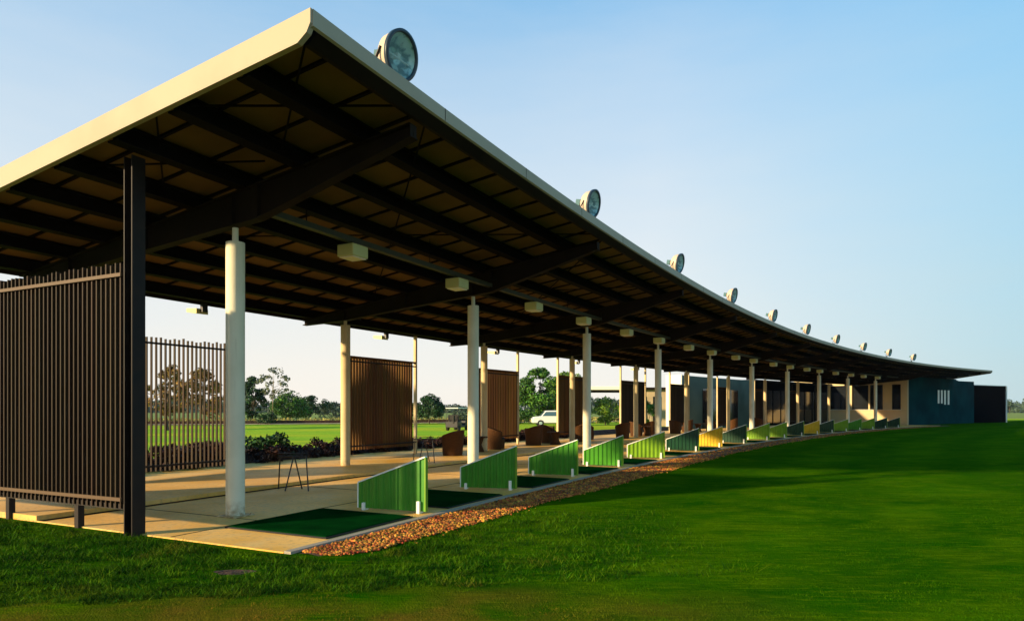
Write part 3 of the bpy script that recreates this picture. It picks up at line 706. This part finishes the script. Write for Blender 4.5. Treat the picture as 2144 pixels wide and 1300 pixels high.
# white van
M['car'] = mat('car_paint', (.78, .78, .76), .25, spec=.6); M['tyre'] = mat('tyre', (.015, .015, .015), .8); M['carglass'] = mat('car_glass', (.05, .12, .18), .08, spec=.8)
van = empty('white_van', P(1158, 70), math.radians(184), label='white van parked beyond the wicker chairs under the leafy tree', cat='van')
b = MB(); b.prism([(-2.2, .35), (2.2, .35), (2.25, .75), (2.05, .95), (1.35, 1.05), (.85, 1.62), (-2.1, 1.66), (-2.25, 1.0)], -.85, .85); bevel(b.build('body', M['car'], van), .06, 3)
b = MB(); b.prism([(1.22, 1.07), (.86, 1.50), (-1.9, 1.54), (-1.9, 1.07)], -.862, .862); b.build('side_window', M['carglass'], van)
b = MB(); b.add([(1.40, -.7, 1.06), (1.40, .7, 1.06), (.92, .7, 1.57), (.92, -.7, 1.57)], [(0, 1, 2, 3)]); b.build('windscreen', M['carglass'], van)
MB().box((-2.235, 0, 1.3), (.03, 1.4, .4)).build('rear_window', M['carglass'], van)
for x in (-1.4, 1.4):
    for y in (-.78, .78):
        wh = MB().tube([(x, y-.1, .33), (x, y+.1, .33)], .33, 20).build('wheel', M['tyre'], van); MB().tube([(x, y-.105, .33), (x, y+.105, .33)], .17, 14).build('rim', M['refl'], wh)
for y in (-.6, .6): MB().box((2.24, y, .78), (.05, .3, .16)).build('headlight', M['lens'], van)
# golf cart
gc = empty('golf_cart', P(957, 56), math.radians(70), label='golf cart with white roof parked on the grass behind the orange wicker chair', cat='golf cart')
b = MB(); b.prism([(-1.1, .25), (1.15, .25), (1.2, .6), (.95, .78), (.55, .8), (.45, .42), (-.15, .42), (-.2, .72), (-1.1, .75)], -.55, .55); bevel(b.build('body', M['black'], gc), .03)
bevel(MB().box((-.1, 0, 1.85), (1.9, 1.15, .07)).build('roof', M['white'], gc), .03)
for x, x2 in ((.75, .6), (-.95, -.9)):
    for y in (-.5, .5): MB().tube([(x, y, .75), (x2, y, 1.82)], .022, 8).build('post', M['black'], gc)
MB().box((-.45, 0, .80), (.5, .95, .14)).build('seat', M['cushion'], gc); MB().box((-.72, 0, 1.08), (.1, .95, .42)).build('backrest', M['cushion'], gc)
for x in (-.75, .8):
    for y in (-.5, .5): MB().tube([(x, y-.08, .22), (x, y+.08, .22)], .22, 16).build('wheel', M['tyre'], gc)
for x in (-1.0,): MB().tube([(x, -.2, .6), (x-.1, -.2, 1.25)], .12, 12).build('golf_bag', M['cushion'], gc)

# ------------------------------------------------------------------ plants
def leaves(cl, n_per, size, seed, flat=.0):
    rs = np.random.RandomState(seed); Vs = []
    for (c, r) in cl:
        n = int(n_per*(.6+.8*rs.rand()))
        d_ = rs.normal(size=(n, 3)); d_ /= np.linalg.norm(d_, axis=1)[:, None]
        p = np.array(c)+d_*(r*(.55+.5*rs.rand(n, 1)))*np.array([1, 1, .8])
        nn = d_+rs.normal(size=(n, 3))*.7; nn /= np.linalg.norm(nn, axis=1)[:, None]
        t = np.cross(nn, rs.normal(size=(n, 3))); t /= np.linalg.norm(t, axis=1)[:, None]; bt = np.cross(nn, t)
        s = size*(.6+.8*rs.rand(n, 1))
        q = np.stack([p-t*s, p-bt*s*.5, p+t*s, p+bt*s*.5], 1); Vs.append(q.reshape(-1, 3))
    Vv = np.concatenate(Vs); F_ = np.arange(len(Vv)).reshape(-1, 4); return Vv, F_
def tree(name, loc, h, wdt, crown0, mleaf, mbark, seed, label, group=None, ncl=40, n_per=60, leaf=.16, clr=.2, shape=1.0, trunk_r=None, cat='tree', stems=1):
    rs = np.random.RandomState(seed); r_ = empty(name, loc, label=label, cat=cat, group=group)
    cl = []; cz = (h+crown0)/2; hz_ = (h-crown0)/2
    for i in range(ncl):
        while True:
            p = rs.uniform(-1, 1, 3)
            if (p**2).sum() <= 1: break
        rr = np.linalg.norm(p); p = p/max(rr, 1e-3)*(rr**.5)
        z = p[2]; taper = 1-.35*max(0, z)*shape
        lop = 1+.22*math.sin(3*math.atan2(p[1], p[0])+seed)
        cl.append(((p[0]*wdt/2*taper*lop*.85, p[1]*wdt/2*taper*lop*.85, cz+z*hz_*.88), clr*wdt/2*(.6+.8*rs.rand())))
    Vv, Ff = leaves(cl, n_per, leaf, seed); fast_mesh('crown', Vv, Ff, mleaf, r_, nside=4)
    b = MB(); tr = trunk_r or h*.022
    if crown0 > .15:
        for s_ in range(stems):
            ox, oy = (rs.uniform(-.3, .3), rs.uniform(-.2, .2)) if stems > 1 else (0, 0)
            top = Vector((rs.uniform(-.1, .1)*wdt+ox, rs.uniform(-.1, .1)*wdt, crown0+(h-crown0)*.7))
            mid = Vector((ox*1.4+rs.uniform(-.05, .05)*wdt, rs.uniform(-.05, .05)*wdt, crown0+.1))
            b.tube([(ox, oy, -.1), mid, top], [tr, tr*.75, tr*.2], 8)
            for i in range(7):
                c = cl[rs.randint(ncl)][0]; t = rs.uniform(0, .6); st = mid.lerp(top, t); b.tube([st, (st+Vector(c))/2+Vector((0, 0, -.1)), c], [tr*.42, tr*.26, tr*.08], 6, False)
    else:
        for i in range(6): c = cl[rs.randint(ncl)][0]; b.tube([(0, 0, -.05), (c[0]*.5, c[1]*.5, c[2]*.5), c], [tr*.6, tr*.4, tr*.1], 6, False)
    b.build('trunk', mbark, r_); return r_
GT = 'trees and shrubs across the fairway'
tree('broadleaf_tree', P(528, 96), 6.7, 4.4, .6, M['leaf_dark'], M['bark'], 11, 'very dark dense tree just right of the nearest column', GT, 55, 70, .2, .24)
tree('eucalyptus_tree', P(572, 92), 8.0, 5.2, 3.3, M['leaf_grey'], M['bark_pale'], 12, 'tall airy grey green tree with pale bare trunk right of the dark dense tree', GT, 30, 32, .17, .17, trunk_r=.09)
tree('bush_tree', P(607, 104), 4.5, 6.4, .6, M['leaf_mid'], M['bark'], 13, 'rounded green bushy tree below and right of the airy tree', GT, 60, 80, .18, .26)
tree('bush_tree', P(650, 112), 4.6, 6.0, .7, M['leaf_dark'], M['bark'], 14, 'dark green bushy tree with a stepped crown left of the first rear column', GT, 45, 60, .18, .22)
tree('shrub', P(697, 125), 3.4, 6.0, .1, M['woods'], M['bark'], 15, 'hazy pale green shrub immediately left of the first rear column', GT, 35, 50, .18, .24, cat='shrub')
tree('shrub', P(560, 86), 1.6, 3.2, .1, M['leaf_dark'], M['bark'], 16, 'low dark shrub at the foot of the airy tree', GT, 22, 50, .13, .26, cat='shrub')
tree('round_tree', P(900, 88), 3.75, 4.7, .5, M['leaf_dark'], M['bark'], 17, 'round dark green tree between the first brown screen and the golf cart', GT, 60, 80, .15, .22)
tree('leafy_tree', P(1133, 72), 6.3, 5.2, 1.0, M['leaf_mid'], M['bark'], 18, 'large leafy green tree behind the white van', GT, 75, 110, .16, .27)
tree('leafy_tree', P(1192, 78), 6.4, 5.2, 1.2, M['leaf_bright'], M['bark'], 19, 'leafy tree rising behind the third rear column', GT, 75, 110, .16, .27)
tree('shrub', P(1268, 74), 3.0, 3.6, .2, M['leaf_bright'], M['bark'], 20, 'bright green shrub under the flat shelter roof', GT, 40, 60, .14, .22, cat='shrub')
tree('shrub', P(1080, 84), 2.4, 4.6, .1, M['leaf_mid'], M['bark'], 21, 'wide green shrub left of the white van', GT, 35, 60, .14, .22, cat='shrub')
tree('shrub', P(1355, 60), 2.4, 1.8, .1, M['leaf_mid'], M['bark'], 27, 'green shrub at the left corner of the tan lodge', GT, 25, 50, .12, .24, cat='shrub')
tree('dry_tree', P(352, 62), 6.2, 4.2, 1.2, M['leaf_brown'], M['bark'], 22, 'brownish tree left of centre behind the open slatted screen', GT, 40, 45, .17, .2)
tree('dry_tree', P(428, 66), 6.4, 4.6, .8, M['leaf_brown'], M['bark'], 23, 'brownish dense tree behind the right half of the open slatted screen', GT, 50, 55, .17, .22)
tree('shrub', P(985, 95), 1.9, 5, .1, M['woods'], M['bark'], 24, 'pale hazy shrub behind the golf cart', GT, 25, 50, .15, .24, cat='shrub')
tree('shrub', P(800, 100), 3.2, 5, .1, M['leaf_mid'], M['bark'], 25, 'green shrub mostly hidden by the first brown screen', GT, 25, 50, .15, .24, cat='shrub')
tree('small_tree', P(2114, 230, -.1), 4.2, 4.0, 1.2, M['woods'], M['bark'], 26, 'tiny hazy tree on the horizon right of the dark wing', GT, 24, 40, .3, .24)
# trees outside the frame at left, whose shadow falls on the screens
tree('shade_tree', (-15.4, 15.7, -.2), 6.6, 2.8, 3.4, M['leaf_dark'], M['bark'], 31, 'tree standing left of the terrace, outside the photograph', None, 45, 70, .16, .22)
# tawny reeds
def strip_plants(name, n, kf, seed, hgt, mleaf, labf, group, size=.055, wd=.56, npl=420):
    for i in range(n):
        rs = np.random.RandomState(seed+i); k, o = kf(i); p = W(k, o, -.05); hh = hgt*(.7+.6*rs.rand())
        r_ = empty(name, p, rs.rand()*6, label=labf(i), cat='shrub', group=group)
        cl = [((rs.uniform(-wd, wd), rs.uniform(-wd, wd), hh*rs.uniform(.12, .85)), .17) for _ in range(40)]
        Vv, Ff = leaves(cl, npl/10, size, seed+i); fast_mesh('foliage', Vv, Ff, mleaf[i % len(mleaf)], r_, nside=4)
        b = MB()
        for _ in range(6): c = cl[rs.randint(16)][0]; b.tube([(c[0]*.3, c[1]*.3, 0), c], [.014, .005], 5, False)
        b.build('stem', M['bark'], r_)
MB().sweep([(-8.3, -.12), (-8.1, .30), (-7.3, .32), (-6.92, .08), (-6.92, -.12)], -.2, 6.0, .2).build('planter_bed', M['soil'])['kind'] = 'structure'
def pl(i):
    if i == 0: return 'tall dark green bush of the low hedge, just right of the nearest column'
    return 'rust red low hedge plant along the back edge of the terrace'
kpl = [1.03]+[.30+.135*j for j in range(26)]
strip_plants('hedge_plant', 27, lambda i: (kpl[i], -7.35+.25*math.sin(i*2.3)) if i else (kpl[0], -7.5), 200, .62, [M['leaf_rust']], pl, 'low hedge plants at the back of the terrace')
for o in [x for x in COL.objects if x.name == 'hedge_plant']:
    o.scale = (1.1, 1.1, 1.15)
    for c in o.children:
        if c.name.startswith('foliage'): c.data.materials[0] = M['leaf_dark']
# sand path and its dark kerb beyond the fairway
def ribbon(name, pts, wdt, z, m):
    b = MB(); vs = []
    for x, Y in pts: p = P(x, Y); vs += [(p.x, p.y-wdt/2, p.z+z), (p.x, p.y+wdt/2, p.z+z)]
    b.add(vs, [(2*i, 2*i+2, 2*i+3, 2*i+1) for i in range(len(pts)-1)]); o = b.build(name, m); tag(o, kind='structure')
ribbon('sand_path', [(x, 84+.012*(x-500)) for x in range(150, 1400, 25)], 3.2, .14, M['sand'])
b = MB(); pts = [(x, 86.2+.012*(x-500)) for x in range(150, 1400, 25)]
for q0, q1 in zip(pts[:-1], pts[1:]): b.bar(P(*q0)+Vector((0, 0, .3)), P(*q1)+Vector((0, 0, .3)), .25, .45)
tag(b.build('low_wall', M['soil']), 'long low dark retaining wall behind the sand path', 'wall')
# tawny field grass as stuff
rs = np.random.RandomState(5); cl = []
for _ in range(500):
    x = rs.uniform(300, 1330); Y = rs.uniform(90, 100); p = P(x, Y); cl.append(((p.x, p.y, p.z+.35), .55))
Vv, Ff = leaves(cl, 22, .16, 6); M['reed'] = leafm('reed', (.30, .27, .06), (.20, .20, .05)); tag(fast_mesh('tall_grass', Vv, Ff, M['reed'], nside=4), 'tawny tall grass beyond the fairway path', 'grass', kind='stuff')
# distant woods: one mass
cl = []
for i in range(2600):
    a = rs.uniform(-1, 1); Y = rs.uniform(330, 520); X = a*Y*.85; hh = 4.6+2.2*math.sin(X*.021)+1.6*math.sin(X*.083+2)+1.2*math.sin(X*.31)
    cl.append(((X, Y, rs.uniform(-.5, max(1.2, hh))), 2.2))
Vv, Ff = leaves(cl, 26, .9, 9); tag(fast_mesh('far_woods', Vv, Ff, M['woods'], nside=4), 'hazy far line of trees on the horizon', 'woods', kind='stuff')

# ------------------------------------------------------------------ grass blades (near ground only)
def blades(n, xr, yr, hmin, hmax, wd, seed, keep, lean=.5):
    rs = np.random.RandomState(seed); x = rs.uniform(*xr, n); y = yr[0]+(yr[1]-yr[0])*rs.rand(n)**1.35
    m = keep(x, y); x, y = x[m], y[m]; n = len(x)
    patch = .72+.25*np.sin(x*3.1+np.sin(y*2.3)*2)*np.sin(y*2.7+x)+.28*np.sin(x*13+3*np.sin(y*4.1))*np.sin(y*17+2*np.sin(x*5.3))
    h = (hmin+(hmax-hmin)*rs.rand(n))*patch; a = rs.rand(n)*6.28; ww = wd*(.7+.6*rs.rand(n))
    dx_, dy_ = np.cos(a)*ww, np.sin(a)*ww; lx = rs.normal(size=n)*lean*h; ly = rs.normal(size=n)*lean*h
    z0 = np.full(n, -.028)
    Vv = np.stack([np.stack([x-dx_, y-dy_, z0], 1), np.stack([x+dx_, y+dy_, z0], 1), np.stack([x+lx, y+ly, z0+h], 1)], 1).reshape(-1, 3)
    return Vv, np.arange(3*n).reshape(-1, 3)
e0 = W(-.24, 2.65); eu = Vector((-math.cos(hd(-.24)), math.sin(hd(-.24)), 0))
en = Vector((-math.sin(hd(-.24)), -math.cos(hd(-.24)), 0))
def outside(x, y, m=.03):   # camera side of the end edge, or range side of the gravel
    d1 = (x-e0.x)*en.x+(y-e0.y)*en.y
    i = np.argmin((CX[None, ::5]-x[:, None])**2+(CY[None, ::5]-y[:, None])**2, 1)*5
    o = (x-CX[i])*np.cos(H[i])-(y-CY[i])*np.sin(H[i])
    return (d1 > m) | (o > 3.5+.35*np.clip(KS[i], 0, 1.2)/1.2)
def line(x): return 5.62+(x+3.0)*.52*0+.16*(x+4)      # edge between rough and mown lawn
RR = np.random.RandomState(77)
def rough(x, y): return outside(x, y) & (((x+2.75)/.22)**2+((y-6.62)/.13)**2 > 1) & (y > 5.45+.17*(x+4.2)+.06*np.sin(x*6)) & (RR.rand(len(x)) > (x+1.6)/4.2)
def mown(x, y): return outside(x, y) & ((y < 5.5+.17*(x+4.2)) | (x > -1.8)) & (np.abs(x)/y < .85)
M['blade_rough'] = mat('blade_rough', (.05, .12, .003), .8, spec=.03, noise=[(2.2, (.007, .034, .002), (.42, .58), (1, 2.2, 1)), (1.1, (.10, .095, .008), (.58, .8))], rnd=.5)
M['blade_mown'] = mat('blade_mown', (.024, .096, .0010), .95, spec=.0, noise=[(.5, (.055, .132, .0012), (.42, .6)), (1.6, (.005, .045, .001), (.46, .64), (1, 4, 1)), (2.3, (.06, .125, .002), (.56, .72), (4, 1, 1))], rnd=.3, dry=True)
Vv, Ff = blades(170000, (-8.5, 2.7), (4.9, 10.5), .03, .10, .0045, 1, rough, .75); tag(fast_mesh('rough_grass', Vv, Ff, M['blade_rough']), 'longer tufted rough grass at the left of the concrete corner', 'grass', kind='stuff')
Vv, Ff = blades(340000, (-4.5, 11), (4.7, 14.5), .013, .032, .0032, 2, mown, .6); tag(fast_mesh('mown_grass', Vv, Ff, M['blade_mown']), 'short mown lawn grass in the foreground', 'grass', kind='stuff')

b = MB(); c0 = Vector((-2.75, 6.62, -.014)); n = 22
b.add([c0+Vector((.20*math.cos(a)*(1+.2*math.sin(3*a)), .11*math.sin(a), 0)) for a in [2*math.pi*i/n for i in range(n)]], [tuple(range(n))])
tag(b.build('bare_soil', M['soil']), kind='structure')

# ------------------------------------------------------------------ haze
HZ = 0.0001
hm = bpy.data.materials.new('haze_air'); hm.use_nodes = True; t = hm.node_tree
for n in list(t.nodes):
    if n.type != 'OUTPUT_MATERIAL': t.nodes.remove(n)
pv = t.nodes.new('ShaderNodeVolumePrincipled'); pv.inputs['Density'].default_value = HZ; pv.inputs['Color'].default_value = (.82, .91, 1, 1); pv.inputs['Anisotropy'].default_value = .2
t.links.new(pv.outputs[0], t.nodes['Material Output'].inputs['Volume'])
if HZ > 0: tag(MB().box((0, 570, 5.5), (1810, 1270, 15)).build('haze', hm), kind='stuff')
